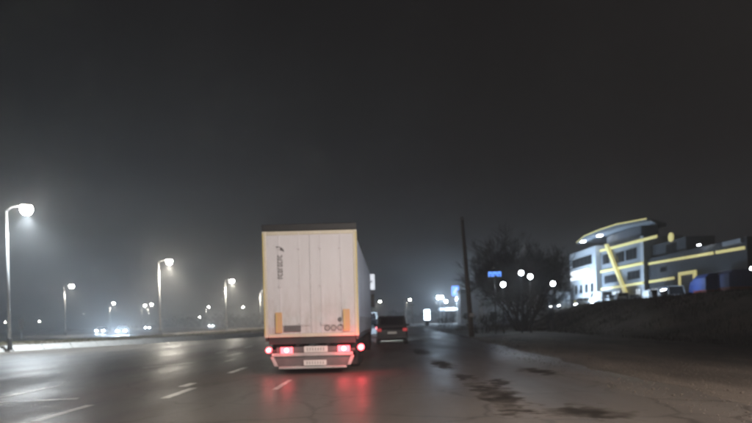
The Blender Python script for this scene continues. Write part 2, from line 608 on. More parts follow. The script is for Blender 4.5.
# the other carriageway beyond the field, and a lay-by of pale concrete on the right
fr = MB()
for y0, y1 in zip(range(0, 420, 30), range(30, 450, 30)):
    xa, xb = -41 - y0 * 0.06, -41 - y1 * 0.06
    fr.quad((xa - 10, y0, 0.05), (xa, y0, 0.05), (xb, y1, 0.05), (xb - 10, y1, 0.05))
tag(fr.build('far_road', M_ASPHALT), kind='structure')
lb = MB()
lb.quad((5.9, 40, 0.03), (12.5, 50, 0.03), (12.5, 66, 0.03), (5.9, 62, 0.03))
tag(lb.build('pavement', M_CONC), kind='structure')

# kerb: each stone an object of its own
kerb = thing('median_kerb', 'pale concrete kerb curving across the far left side of the road', 'kerb')
stone_meshes = []
for q in range(4):
    hk = 0.38 + 0.012 * q
    sm = MB().hexa([(-.2, -.975, -.05), (.52, -.975, -.05), (.52, .975, -.05), (-.2, .975, -.05)], [(-.2, -.975, hk), (.06, -.975, hk), (.06, .975, hk), (-.2, .975, hk)])
    stone_meshes.append(sm.mesh('kerb_stone', M_KERB, bevel=0.02))
acc = 0.0
for (x0, y0), (x1, y1) in zip(KERB[1:-1], KERB[2:]):
    L = math.hypot(x1 - x0, y1 - y0)
    s = acc
    while s < L and y0 + (y1 - y0) * s / L < 150:
        t = s / L
        o = put_mesh('kerb_stone', random.choice(stone_meshes), kerb,
                     (x0 + (x1 - x0) * t + random.uniform(-.015, .015), y0 + (y1 - y0) * t, random.uniform(-0.01, 0.012)),
                     (random.uniform(-.006, .006), 0, math.atan2(y1 - y0, x1 - x0) - math.pi / 2))
        s += 2.0
    acc = s - L

# painted markings
mk = MB()


def stripe(px, py, length, width, yaw=0.0):
    u, v = px - VX, VY - py
    v0 = -u * math.sin(ROLL) + v * math.cos(ROLL)
    d = CAM_H * F_PX / -v0
    c = place(px, py, d)
    return c.x, c.y, length, width, yaw


marks = [stripe(180, 394, 1.7, 0.13), stripe(238, 371, 1.9, 0.13), stripe(283, 385.5, 2.0, 0.09), stripe(65, 414, 1.7, 0.12),
         stripe(34, 392, 2.3, 0.14), stripe(170, 366, 2.3, 0.16, 0.5), stripe(38, 402, 1.5, 0.16, 1.35), stripe(188, 386, 0.8, 0.16),
         stripe(235, 355, 2.6, 0.16), stripe(230, 361, 1.4, 0.12)]
for k in range(9):
    marks.append((-4.7, 24 + k * 5.6, 1.9, 0.13, 0))
    marks.append((-8.5, 29 + k * 5.6, 1.9, 0.13, 0))
for (x, y, L, w, yaw) in marks:
    dx, dy = math.sin(yaw), math.cos(yaw)
    pts, N = [], 7
    for i in range(N + 1):
        t = (i / N - 0.5) * L
        j = random.uniform(0.86, 1.06)
        pts.append((x + dx * t, y + dy * t, w * .72 * j))
    for (ax, ay, aw), (bx, by, bw) in zip(pts, pts[1:]):
        z = 0.004
        mk.quad((ax - dy * aw, ay + dx * aw, road_z(ax, ay) + z), (ax + dy * aw, ay - dx * aw, road_z(ax, ay) + z),
                (bx + dy * bw, by - dx * bw, road_z(bx, by) + z), (bx - dy * bw, by + dx * bw, road_z(bx, by) + z))
tag(mk.build('road_marking', M_PAINT), kind='structure')

# ------------------------------------------------------------------ grass and weeds, past counting
def blades(name, spots, m, hmin, hmax):
    b = MB()
    for (x, y) in spots:
        z = height(x, y) - 0.04
        a = random.uniform(0, math.pi)
        h = random.uniform(hmin, hmax)
        w = 0.012 + 0.02 * h
        lx, ly = random.uniform(-.45, .45) * h, random.uniform(-.45, .45) * h
        ca, sa = math.cos(a) * w, math.sin(a) * w
        k = len(b.v)
        b.v += [(x - ca, y - sa, z), (x + ca, y + sa, z), (x + lx * .4 + ca * .7, y + ly * .4 + sa * .7, z + h * .6),
                (x + lx * .4 - ca * .7, y + ly * .4 - sa * .7, z + h * .6), (x + lx, y + ly, z + h)]
        b.f += [(k, k + 1, k + 2, k + 3), (k + 3, k + 2, k + 4)]
    me = bpy.data.meshes.new(name)
    me.from_pydata(b.v, [], b.f)
    me.materials.append(m)
    return tag(put_mesh(name, me), kind='stuff')


gv = MB()
for _ in range(8000):
    y = 6 + 34 * random.random() ** 1.5
    x = 5.75 + abs(random.gauss(0, 1)) * 2.6 if random.random() < .85 else 5.2 + random.uniform(-.8, .4)
    s_ = random.uniform(.008, .022) * (1 if random.random() < .95 else 1.9)
    z = (height(x, y) if x > ROAD_R else road_z(x, y)) + s_ * .25
    k = len(gv.v)
    a = random.uniform(0, 6.28)
    ca, sa = math.cos(a), math.sin(a)
    for (u, v, w) in ((1, 0, 0), (0, .8, 0), (-1, .1, 0), (.1, -.8, 0), (.15, .1, .7), (0, 0, -.6)):
        u, v = u * s_ * random.uniform(.7, 1.2), v * s_ * random.uniform(.7, 1.2)
        gv.v.append((x + u * ca - v * sa, y + u * sa + v * ca, z + w * s_))
    for i in range(4):
        gv.f += [(k + i, k + (i + 1) % 4, k + 4), (k + (i + 1) % 4, k + i, k + 5)]
tag(gv.build('gravel', M_DIRT), kind='stuff')
sp = []
for _ in range(42000):
    y = random.uniform(10, 84)
    x = random.uniform(14.2, 27) if random.random() < .8 else 14.4 + abs(random.gauss(0, 1)) * 5
    clump = math.sin(x * 1.3 + y * .8) + math.sin(y * .37 - x * .6) + math.sin(x * .41 + y * .23 + 2)
    if clump + random.uniform(-1, 1) > (-0.6 if x > 14.2 else 0.9):
        sp.append((x, y))
blades('weeds', sp, M_WEED, 0.08, 0.34)
sp = []
for _ in range(26000):
    y = 30 + 80 * random.random() ** 1.6
    x = kerb_x(y) - 0.4 - abs(random.gauss(0, 1)) * 5
    sp.append((x, y))
blades('verge_grass', sp, M_GRASS, 0.06, 0.28)


# ------------------------------------------------------------------ street lamps
def lamp_meshes(H, arm):
    col = MB()
    col.tube([(0, 0, 0.5), (0, 0, H * .5), (0, 0, H)], [0.10, 0.085, 0.06], 10)
    base = MB().tube([(0, 0, -0.25), (0, 0, 0.48), (0, 0, 0.55)], [0.15, 0.14, 0.10], 10)
    a = MB().tube([(0, 0, H - 0.05), (arm * .35, 0, H + 0.22), (arm, 0, H + 0.30)], [0.055, 0.05, 0.045], 8)
    hd = MB()
    hd.loft([[(arm - .15, s * .10, H + .26 + t) for s, t in ((-1, 0), (1, 0), (.7, .14), (-.7, .14))],
             [(arm + .12, s * .17, H + .26 + t) for s, t in ((-1, 0), (1, 0), (.7, .17), (-.7, .17))],
             [(arm + .62, s * .14, H + .29 + t) for s, t in ((-1, 0), (1, 0), (.7, .08), (-.7, .08))]])
    ln = MB()
    ln.loft([[(arm + .32 + math.cos(2 * math.pi * k / 14) * .36 * q, math.sin(2 * math.pi * k / 14) * .34 * q, H + .257 - dz) for k in range(14)] for q, dz in ((.92, 0), (1, .12), (1, .28), (.82, .45), (.42, .55))])  # glowing bowl made oversized to stand in for the lamp's bloom
    bx = MB().box(-.07, .07, -.125, -.09, 0.9, 1.3)
    return (('pole', col.mesh('pole', M_STEEL, smooth=True)), ('base', base.mesh('base', M_DARKSTEEL)), ('arm', a.mesh('arm', M_STEEL, smooth=True)),
            ('lamp_head', hd.mesh('lamp_head', M_DARKSTEEL, bevel=.02)), ('lens', ln.mesh('lens', M_LENS, bevel=.02)), ('hatch', bx.mesh('hatch', M_STEEL)))


def beam_of(root, H, arm, watts, colour, half=76, spill=0.12):
    # the optic throws most of the light down, the bowl spills a little all round
    for nm, kind, w, z in (('lamp_beam', 'SPOT', watts, -0.14), ('lamp_spill', 'POINT', watts * spill, -0.10)):
        if w <= 0:
            continue
        d = bpy.data.lights.new(nm, kind)
        d.energy, d.color, d.shadow_soft_size = w, colour, 0.12
        if kind == 'SPOT':
            d.spot_size, d.spot_blend = 2 * R(half), 0.85
        o = bpy.data.objects.new(nm, d)
        COL.objects.link(o)
        o.parent = root
        o.location = (arm + .32, 0, H - 0.26 + z)


LAMP_H, LAMP_ARM = 8.9, 1.0
lm = lamp_meshes(LAMP_H, LAMP_ARM)
G1 = 'tall street lamps behind the kerb on the left'
rows = [  # head pixel in the photograph, head height over the ground, label
    (26, 206, 'nearest and brightest street lamp, tall pale pole at the far left behind the kerb'),
    (169, 260, 'second tall street lamp along the kerb, midway between the nearest lamp and the truck'),
    (232, 280, 'third tall street lamp along the kerb, next to the truck but clear of it'),
    (265, 291, 'fourth street lamp along the kerb, its head touching the left edge of the trailer')]
first = None
lamp_roots = []


def street_lamp(x, y, z, label, group, rz=0.0, watts=LAMP_W, colour=NEUTRAL, scale=1.0, half=76, spill=0.12):
    r = thing('street_lamp', label, 'street lamp', (x, y, z), rz, group)
    r.scale = (scale,) * 3
    for nm, me in lm:
        put_mesh(nm, me, r)
    if watts:
        beam_of(r, LAMP_H, LAMP_ARM, watts, colour, half, spill)
    lamp_roots.append(r)
    return r


def depth_for(py, px, z):
    u, v = px - VX, VY - py
    v0 = -u * math.sin(ROLL) + v * math.cos(ROLL)
    return (z - CAM_H) * F_PX / v0


for i, (px, py, lab) in enumerate(rows):
    zt = LAMP_H + .26 + 0.35
    d = depth_for(py, px, zt)
    p = place(px, py, d)
    r = street_lamp(p.x - LAMP_ARM - .3, p.y, zt - LAMP_H - .26, lab, G1, watts=LAMP_W * (1.25 if i == 0 else 1.8), spill=0.16, colour=(.82, .92, 1.0) if i == 0 else NEUTRAL)
street_lamp(-37.0, 17, 0.3, 'unseen street lamp beyond the left edge of the view, tinted blue to lay a sheen on the road', G1, watts=LAMP_W * 1.2, colour=(.40, .62, 1.0), half=60, spill=0)  # row lamp out of view, moved and tinted blue for the road sheen
near = street_lamp(8.8, -2.5, 0.0, 'warm street lamp on the right verge behind the camera, outside the view', 'street lamp on the right verge', rz=math.pi, watts=0)
spot('lamp_beam', near, (LAMP_ARM + .32, 0, LAMP_H - .4), (9.0, -11.5, .2), NEAR_W, WARM, 47, .9, .15)   # forward-throw optic, seen in the lamp's own turned axes
street_lamp(-26.5, -32, 0.0, 'street lamp behind the kerb, level with the rear of the queue', G1)

G2 = 'small distant street lamps across the field'
far = [(71.5, 285, 'distant street lamp right of the nearest tall lamp, highest of the far row'),
       (113.6, 302.5, 'distant street lamp above the oncoming car with blue white headlights'),
       (144.8, 305, 'left lamp of the close distant pair beside the second tall pole'),
       (151.5, 303.7, 'right lamp of the close distant pair beside the second tall pole'),
       (208.6, 306.3, 'distant street lamp left of the third tall pole, between it and the second'),
       (243, 306.7, 'distant street lamp between the third and the fourth tall pole')]
for px, py, lab in far:
    d = depth_for(py, px, LAMP_H + .26)
    p = place(px, py, d)
    street_lamp(p.x - LAMP_ARM - .3, p.y, 0.0, lab, G2, watts=LAMP_W * .5, spill=0)
G3 = 'tiny street lamps far down the road'
for px, py, lab in ((380, 301, 'tiny street lamp far down the road above the queue, just right of the truck'),
                    (410, 299, 'tiny street lamp far down the road above the right edge of the dark car')):
    d = depth_for(py, px, LAMP_H + .26)
    p = place(px, py, d)
    street_lamp(p.x - LAMP_ARM - .3, p.y, 0.0, lab, G3, watts=LAMP_W * .4, spill=0)
G4 = 'specks of lamps at the horizon on the far left'
for px, lab in ((4, 'faint lamp speck at the horizon, leftmost of three by the nearest tall pole'), (8.6, 'faint lamp speck at the horizon, second of three from the left'),
                (38, 'faint lamp speck at the horizon right of the nearest tall pole'), (198, 'faint low lamp between the second and third tall pole')):
    d = 230.0
    p = place(px, 329 if px < 100 else 318.4, d)
    r = street_lamp(p.x, p.y, p.z - LAMP_H * .5, lab, G4, watts=0, scale=0.5)
    r.location.z = max(-0.2, p.z - LAMP_H * .5)

# ------------------------------------------------------------------ lorry ahead
TD = 16.0
tc_ = place(311.5, 322, TD)
lorry = thing('lorry', 'white articulated lorry with box trailer seen from behind, tail lamps lit', 'lorry', (tc_.x, TD, 0))
TW, TZ0, TZ1, TLEN = 1.275, 1.10, 4.06, 13.6
b = MB().box(-TW + .03, TW - .03, 0.10, TLEN, TZ0 + .02, TZ1 - .03)
b.build('trailer_box', M_DOOR, lorry, bevel=.02)
for s in (-1, 1):                                        # tarpaulin sides with buckled straps
    c = MB()
    npl = 27
    for k in range(npl):
        y0, y1 = 0.16 + k * (TLEN - .3) / npl, 0.16 + (k + 1) * (TLEN - .3) / npl
        ym = (y0 + y1) / 2
        x0, x1 = s * (TW - .025), s * (TW + .012)
        c.quad((x0, y0, TZ0), (x1, ym, TZ0), (x1, ym, TZ1 - .14), (x0, y0, TZ1 - .14))
        c.quad((x1, ym, TZ0), (x0, y1, TZ0), (x0, y1, TZ1 - .14), (x1, ym, TZ1 - .14))
    cu = c.build('side_curtain', M_CURTAIN, lorry)
    for k in range(12):
        y = .7 + k * 1.1
        MB().box(s * (TW + .018) - .006, s * (TW + .018) + .006, y - .025, y + .025, TZ0 - .12, TZ0 + .5).build('strap', M_BLACK, cu)
    MB().box(s * TW - .02, s * TW + .02, .05, TLEN, TZ1 - .13, TZ1 + .01).build('roof_rail', M_DARKSTEEL, lorry)
    MB().box(s * TW - .03, s * TW + .025, .05, TLEN, TZ0 - .14, TZ0 - .02).build('side_rail', M_DARKSTEEL, lorry)
MB().box(-TW - .05, TW + .05, -0.06, 0.16, TZ1 - .02, TZ1 + .17).build('roof_header', M_BLACK, lorry, bevel=.02)
# frame round the doors
for s in (-1, 1):
    MB().box(s * TW - .055, s * TW + .055, -.02, .12, TZ0 - .04, TZ1 - .022).build('corner_post', M_FRAMEALU, lorry, bevel=.012)
    MB().box(s * TW + s * .03 - .014, s * TW + s * .03 + .014, -.028, -.021, TZ0 + .02, TZ1 - .08).build('contour_tape', M_REFTAPE, lorry)
MB().box(-TW + .058, TW - .058, -.015, .11, TZ1 - .13, TZ1 - .024).build('top_rail', M_FRAMEALU, lorry, bevel=.01)
MB().box(-TW + .058, TW - .058, -.015, .11, TZ0 - .04, TZ0 + .06).build('sill_rail', M_FRAMEALU, lorry, bevel=.01)
for s in (-1, 1):
    xa, xb = sorted((s * .003, s * (TW - .057)))
    dr = MB().box(xa, xb, -.004, .05, TZ0 + .061, TZ1 - .131).build('rear_door', M_DOOR, lorry, bevel=.003)
    MB().box(s * .012 - .008, s * .012 + .008, -.012, -.0045, TZ0 + .07, TZ1 - .14).build('door_seal', M_DOOR, dr)
    for xr in (.30, .86):
        MB().tube([(s * xr, -.012, TZ0 - .02), (s * xr, -.012, TZ1 - .06)], .009, 8).build('lock_rod', M_DOOR, dr)
        for zb in (TZ0 + .35, TZ0 + 1.4, TZ0 + 2.45):
            MB().box(s * xr - .035, s * xr + .035, -.05, -.005, zb - .03, zb + .03).build('rod_bracket', M_DOOR, dr)
        MB().box(s * xr - .02, s * xr + .26, -.062, -.048, TZ0 + .28, TZ0 + .32).build('lock_handle', M_DOOR, dr)
    for zb in (TZ0 + .25, TZ0 + 1.05, TZ0 + 1.85, TZ0 + 2.6):
        MB().box(s * (TW - .14) - .07, s * (TW - .14) + .07, -.018, -.0045, zb - .035, zb + .035).build('hinge', M_DOOR, dr)


def tx(px):
    return (px - 311.5) / F_PX * TD


def tz(px, py):
    return place(px, py, TD).z


def tpt(px, py):
    p = place(px, py, TD)
    return p.x - tc_.x, p.z


# bird-like mark and the upright lettering beneath it (too soft to read in the photograph)
x, z = tpt(279.8, 249.2)
bird = [(-.12, .075), (-.01, .065), (.07, .03), (.115, -.03), (.12, -.085), (.06, -.045), (0, -.02), (-.05, .02)]
MB().prism([(x + a, z + c) for a, c in bird], 'y', -.0255, -.0225).build('logo', M_DECAL, lorry)
wd = MB()
for k in range(8):                                       # eight upright grey characters, read from the side
    zz = z - .20 - k * .086
    wd.box(x - .07, x + .07, -.0252, -.0225, zz - .034, zz - .010)
    wd.box(x - .07, x - .042, -.0252, -.0225, zz - .0095, zz + .032)
    if k % 3 != 1:
        wd.box(x + .042, x + .07, -.0252, -.0225, zz - .0095, zz + .032)
    if k % 2:
        wd.box(x - .0415, x + .0415, -.0252, -.0225, zz + .012, zz + .032)
wd.build('lettering', mat('lettering_grey', (0.20, 0.19, 0.195), 0.5, noise=(20, (0.28, 0.265, 0.27), 0.5, (1, 1, 1))), lorry)
for px, py0, py1 in ((279.6, 312.5, 333), (347.0, 309, 331)):      # amber marker boards
    x, z0 = tpt(px, py1)
    x2, z1 = tpt(px, py0)
    MB().box(x - .095, x + .095, -.07, -.052, z0, z1).build('marker_board', M_AMBER, lorry, bevel=.006)
    MB().box(x - .07, x - .05, -.076, -.0705, z0 + .04, z1 - .04).build('marker_stripe', M_REFTAPE, lorry)
x, z = tpt(293, 328.5)
MB().box(x - .235, x + .235, -.075, -.056, z - .085, z + .085).build('warning_plate', M_DECAL, lorry, bevel=.006)
wl_ = MB()
for k in range(5):
    wl_.box(x - .16 + k * .07, x - .11 + k * .07, -.079, -.0755, z - .03, z + .035)
wl_.build('plate_lettering', M_MIDGREY, lorry)
for px, py in ((327.3, 328), (333.6, 327.8), (340, 327.5)):
    x, z = tpt(px, py)
    n = 18
    ring = MB()
    for k in range(n):
        a0, a1 = 2 * math.pi * k / n, 2 * math.pi * (k + 1) / n
        ring.quad(*[(x + math.cos(a) * rr, -.0085, z + math.sin(a) * rr) for a, rr in ((a0, .085), (a1, .085), (a1, .058), (a0, .058))])
    st = MB().prism([(x + math.cos(2 * math.pi * k / n) * .088, z + math.sin(2 * math.pi * k / n) * .088) for k in range(n)], 'y', -.0078, -.005).build('speed_sticker', M_PALEDECAL, lorry)
    ring.build('sticker_ring', M_MIDGREY, st)
x, z = tpt(340, 319.5)
MB().prism([(x + math.cos(2 * math.pi * k / 14) * .07, z + math.sin(2 * math.pi * k / 14) * .07) for k in range(14)], 'y', -.0085, -.005).build('round_badge', M_DECAL, lorry)
# running gear and rear lamps
MB().box(-.48, -.36, .2, TLEN - .4, .80, 1.05).build('chassis_beam', M_DARKSTEEL, lorry)
MB().box(.36, .48, .2, TLEN - .4, .80, 1.05).build('chassis_beam', M_DARKSTEEL, lorry)
MB().box(-TW + .05, TW - .05, .06, .3, .86, TZ0 - .045).build('rear_crossmember', M_BLACK, lorry, bevel=.01)
_, zl = tpt(311, 350)
MB().box(-1.0, 1.0, -.03, .06, zl - .06, zl + .10).build('lamp_bar', M_MIDGREY, lorry, bevel=.015)
MB().box(-1.14, 1.14, -.045, .06, zl - .17, zl - .066).build('bumper_bar', M_PALEGREY, lorry, bevel=.02)
for s in (-1, 1):
    MB().hexa([(s * 1.13 - .05, -.03, zl - .175), (s * 1.13 + .05, -.03, zl - .175), (s * 1.13 + .05, .05, zl - .175), (s * 1.13 - .05, .05, zl - .175)],
              [(s * 1.02 - .05, -.03, zl - .44), (s * 1.02 + .05, -.03, zl - .44), (s * 1.02 + .05, .05, zl - .44), (s * 1.02 - .05, .05, zl - .44)]).build('bumper_bracket', M_PALEGREY, lorry, bevel=.01)
MB().box(-.96, .96, -.02, .05, zl - .52, zl - .445).build('underrun_bar', M_PALEGREY, lorry, bevel=.02)
MB().box(-1.05, 1.05, .03, .055, zl - .44, zl - .176).build('bumper_panel', M_MIDGREY, lorry)
x, z = tpt(316, 349)
pl = MB().box(x - .33, x + .33, -.06, -.047, z - .085, z + .085).build('number_plate', M_PLATE, lorry, bevel=.005)
cm = MB()
for k in range(7):
    cm.box(x - .25 + k * .075, x - .215 + k * .075, -.0635, -.0605, z - .045, z + .045)
cm.build('plate_characters', M_PALEDECAL, pl)
x, z = tpt(316, 362.5)
pl = MB().box(x - .34, x + .30, -.05, -.025, z - .075, z + .075).build('number_plate', M_PLATE, lorry, bevel=.005)
cm = MB()
for k in range(7):
    cm.box(x - .26 + k * .075, x - .225 + k * .075, -.0535, -.0505, z - .04, z + .04)
cm.build('plate_characters', M_PALEDECAL, pl)


def disc(name, x, y, z, r, m, parent, dep=.05, n=16):
    return MB().loft([[(x + math.cos(2 * math.pi * k / n) * rr, yy, z + math.sin(2 * math.pi * k / n) * rr) for k in range(n)]
                      for rr, yy in ((r, y + dep), (r, y + .01), (r * .72, y))]).build(name, m, parent)


for px, py, r in ((269, 350.2, .085), (287, 350.3, .10), (344, 348.3, .10), (361, 347, .095)):
    x, z = tpt(px, py)
    outer = abs(x) > 1
    if not outer:
        h = MB().box(x - .17, x + .17, -.075, -.031, z - .085, z + .085).build('tail_light', M_TAIL, lorry, bevel=.012)
    else:
        h = disc('tail_light', x, -.08, z, r, M_TAIL, lorry, .12)
    disc('bulb', x, -.092, z, r * .62, M_TAILHOT, h, .012)
    d = bpy.data.lights.new('tail_glow', 'POINT')
    d.energy, d.color, d.shadow_soft_size = ((4 if x < 0 else 20) if outer else (3 if x < 0 else 9)), (1, .05, .07), .05
    o = bpy.data.objects.new('tail_glow', d)
    COL.objects.link(o)
    o.parent = lorry
    o.location = (x, -.24, z)
for s in (-1, 1):
    xo = s * 1.2
    MB().box(min(s * .98, xo), max(s * .98, xo), -.01, .05, zl - .03, zl + .03).build('lamp_bracket', M_DARKSTEEL, lorry)
    MB().box(s * .95 - .28, s * .95 + .28, .62, .64, .22, .95).build('mud_flap', M_RUBBER, lorry)


def wheel(parent, x, y, r, w, name='wheel', rimc=M_STEEL):
    n = 22
    tyre = MB()
    prof = [(-.5, .62), (-.5, .92), (-.38, 1), (.38, 1), (.5, .92), (.5, .62)]
    tyre.loft([[(x + w * a, y + math.cos(2 * math.pi * k / n) * r * q, r + math.sin(2 * math.pi * k / n) * r * q) for k in range(n)] for a, q in prof], cap=False)
    root = tyre.build('wheel', M_RUBBER, parent, smooth=False)
    rim = MB()
    for s in (-1, 1):
        rim.loft([[(x + s * w * a, y + math.cos(2 * math.pi * k / n) * r * q, r + math.sin(2 * math.pi * k / n) * r * q) for k in range(n)] for a, q in ((.42, .63), (.34, .5), (.30, .2), (.38, .16))])
    rim.build('rim', rimc, root)
    return root


for ya in (2.4, 3.7, 5.0):
    for s in (-1, 1):
        wheel(lorry, s * 1.02, ya, .50, .38)
    MB().tube([(-.9, ya, .5), (.9, ya, .5)], .07, 8).build('axle', M_DARKSTEEL, lorry)
# tractor unit in front, hidden by the trailer except from the side
MB().prism([(TLEN + .5, .9), (TLEN + 2.3, .7), (TLEN + 2.45, 2.0), (TLEN + 2.1, 3.7), (TLEN + .5, 3.85)], 'x', -1.2, 1.2).build('cab', P_WHITE, lorry, bevel=.05)
MB().box(-.45, .45, TLEN - 3.0, TLEN + 2.2, .6, .88).build('tractor_chassis', M_DARKSTEEL, lorry)
for s in (-1, 1):
    wheel(lorry, s * 1.02, TLEN - 1.6, .50, .42)
    wheel(lorry, s * 1.02, TLEN + 1.45, .50, .34)
    MB().quad((s * 1.206, TLEN + 1.0, 2.3), (s * 1.206, TLEN + 2.1, 2.2), (s * 1.206, TLEN + 2.0, 3.0), (s * 1.206, TLEN + 1.0, 3.1)).build('side_window', M_GLASS, lorry)
    MB().box(s * 1.32 - .1, s * 1.32 + .1, TLEN + 2.2, TLEN + 2.32, 2.2, 2.9).build('mirror', M_BLACK, lorry, bevel=.03)


# ------------------------------------------------------------------ cars
def car(label, cat, loc, rz, paint_m, kind='hatch', tails=False, heads=False, beam=1.0,  group=None, name='car', rear_m=None):
    """front towards +Y in its own axes, standing on z = 0"""
    r = thing(name, label, cat, loc, rz, group)
    if kind == 'van':
        L, Wd, Ht, belt, hood, wb, wf, rb, rf, top_in = 5.0, 1.95, 2.25, 1.15, 1.05, -2.46, 1.65, -2.40, 1.0, .10
    elif kind == 'suv':
        L, Wd, Ht, belt, hood, wb, wf, rb, rf, top_in = 4.5, 1.86, 1.66, 1.02, .98, -2.18, 1.15, -1.90, .45, .17
    elif kind == 'sedan':
        L, Wd, Ht, belt, hood, wb, wf, rb, rf, top_in = 4.6, 1.78, 1.44, .92, .88, -1.75, 1.05, -1.05, .25, .19
    else:
        L, Wd, Ht, belt, hood, wb, wf, rb, rf, top_in = 4.1, 1.76, 1.50, .94, .90, -1.98, 1.0, -1.55, .3, .17
    w, h2 = Wd / 2, L / 2
    # lower body lofted along the car
    st = []
    for y, zb, zt, ww in ((-h2, .42, belt - .18, .86), (-h2 + .08, .30, belt - .04, .95), (-h2 + .5, .24, belt, 1), (0, .22, belt, 1), (wf, .24, belt - .01, 1),
                          (h2 - .5, .26, hood - .10, .97), (h2 - .1, .30, hood - .22, .90), (h2, .40, hood - .34, .80)):
        a = w * ww
        st.append([(-a * .93, y, zb), (a * .93, y, zb), (a, y, zb + .18), (a, y, zt - .16), (a * .95, y, zt), (-a * .95, y, zt), (-a, y, zt - .16), (-a, y, zb + .18)])
    MB().loft(st).build('body', paint_m, r, smooth=False)
    wbx, wtx = w * .94, w - top_in
    lo = [(-wbx, wb, belt - .02), (wbx, wb, belt - .02), (wbx, wf, belt - .02), (-wbx, wf, belt - .02)]
    hi = [(-wtx, rb, Ht), (wtx, rb, Ht), (wtx, rf, Ht), (-wtx, rf, Ht)]
    MB().hexa(lo, hi).build('cabin', paint_m, r, bevel=.06)

    def pane(nm, a, b, c, d, u0, u1, v0, v1):
        a, b, c, d = map(Vector, (a, b, c, d))
        nrm = (b - a).cross(d - a).normalized() * .012

        def pt(u, v):
            return (a * (1 - u) + b * u) * (1 - v) + (d * (1 - u) + c * u) * v + nrm
        q = [pt(u0, v0), pt(u1, v0), pt(u1, v1), pt(u0, v1)]
        MB().hexa([p - nrm * .9 for p in q], q).build(nm, M_GLASS, r)
    pane('rear_window', lo[0], lo[1], hi[1], hi[0], .10, .90, .22, .86)
    pane('windscreen', lo[2], lo[3], hi[3], hi[2], .07, .93, .10, .90)
    for (a, bb, c, d) in ((lo[1], lo[2], hi[2], hi[1]), (lo[3], lo[0], hi[0], hi[3])):
        if kind == 'van':
            segs = ((.74, .95),) if a is lo[1] else ((.05, .26),)
        else:
            segs = ((.10, .46), (.50, .90))
        for u0, u1 in segs:
            pane('side_window', a, bb, c, d, u0, u1, .14, .86)
    MB().box(-w * .92, w * .92, -h2 - .05, -h2 + .16, .32, .54).build('rear_bumper', M_BLACK if kind == 'van' else paint_m, r, bevel=.03)
    MB().box(-w * .86, w * .86, h2 - .14, h2 + .04, .30, .52).build('front_bumper', M_BLACK if kind == 'van' else paint_m, r, bevel=.03)
    MB().box(-.26, .26, -h2 - .02, -h2 + .02, .62, .74).build('number_plate', M_PLATE, r)
    MB().box(-.45, .45, h2 - .02, h2 + .02, hood - .36 - .12, hood - .40).build('grille', M_BLACK, r)
    for s in (-1, 1):
        t = MB().box(s * w * .80 - .13, s * w * .80 + .13, -h2 - .02, -h2 + .12, belt - .26, belt - .08).build('tail_light', M_TAILDIM if tails == 'dim' else (M_TAIL if tails else M_REDPAINT), r, bevel=.02)
        if tails is True:
            MB().box(s * w * .80 - .07, s * w * .80 + .07, -h2 - .032, -h2 - .021, belt - .21, belt - .13).build('bulb', M_TAILHOT, t)
        MB().box(s * w * .66 - .17, s * w * .66 + .17, h2 - .14, h2 - .005, hood - .36, hood - .22).build('headlight', M_HEAD if heads else M_PALEDECAL, r, bevel=.02)
        MB().box(s * (w + .10) - .09, s * (w + .10) + .09, wf - .25, wf - .12, belt, belt + .14).build('mirror', M_BLACK, r, bevel=.02)
        for yw in (-h2 + .78, h2 - .82):
            wheel(r, s * (w - .10), yw, .32, .21)
        if heads:
            spot('headlight_beam', r, (s * w * .66, h2 + .06, hood - .29), (s * w * .66, h2 + 30, .0), BEAM_W * beam, COOL, 30, .9, .10)
    if tails is True:
        MB().box(-.2, .2, rb - .045, rb - .015, Ht - .10, Ht - .06).build('brake_light', M_TAIL, r)
        for s in (-1, 1):
            spot('tail_glow', r, (s * w * .8, -h2 - .09, belt - .17), (s * w * .8, -h2 - 3, .2), 3, (1, .06, .07), 75, .8, .08)
    return r


car('dark car queueing right of the lorry, pale roof edge, number plate lit', 'car', (0.22, 35.2, 0.02), 0, P_BLACK, 'suv', tails='dim', heads=True, group='cars queueing ahead')
car('grey car in the gap between the lorry and the dark car, tail lamps glowing', 'car', (-1.55, 47.5, 0.02), 0, P_GREY, 'hatch', tails=True, heads=True, group='cars queueing ahead')
car('white van further along the queue, just clear of the trailer side', 'van', (-2.0, 62, 0.02), 0, P_WHITE, 'van', tails=True, group='cars queueing ahead', name='van')
car('far silver car in the queue beyond the roof of the dark car', 'car', (0.1, 74, 0.02), 0, P_SILVER, 'hatch', tails=True, group='cars queueing ahead')
# traffic coming the other way
for px, py, d, kind, pm, lab in ((122.8, 330.7, 97, 'hatch', P_GREY, 'oncoming car with dazzling blue white headlights left of the second tall lamp'),
                                 (101.5, 331, 112, 'sedan', P_SILVER, 'oncoming car with small headlights just left of the dazzling one'),
                                 (148, 326.5, 190, 'hatch', P_GREY, 'distant oncoming car left of the second tall lamp pole'),
                                 (211.5, 323, 210, 'sedan', P_GREY, 'distant oncoming car left of the third tall lamp pole')):
    p = place(px, py, d)
    car(lab, 'car', (p.x, d, 0.06), math.pi + math.atan2(p.x, d) * -0.75, pm, kind, heads=True, beam=4.5 if d == 97 else 1.0, group='oncoming cars across the field')

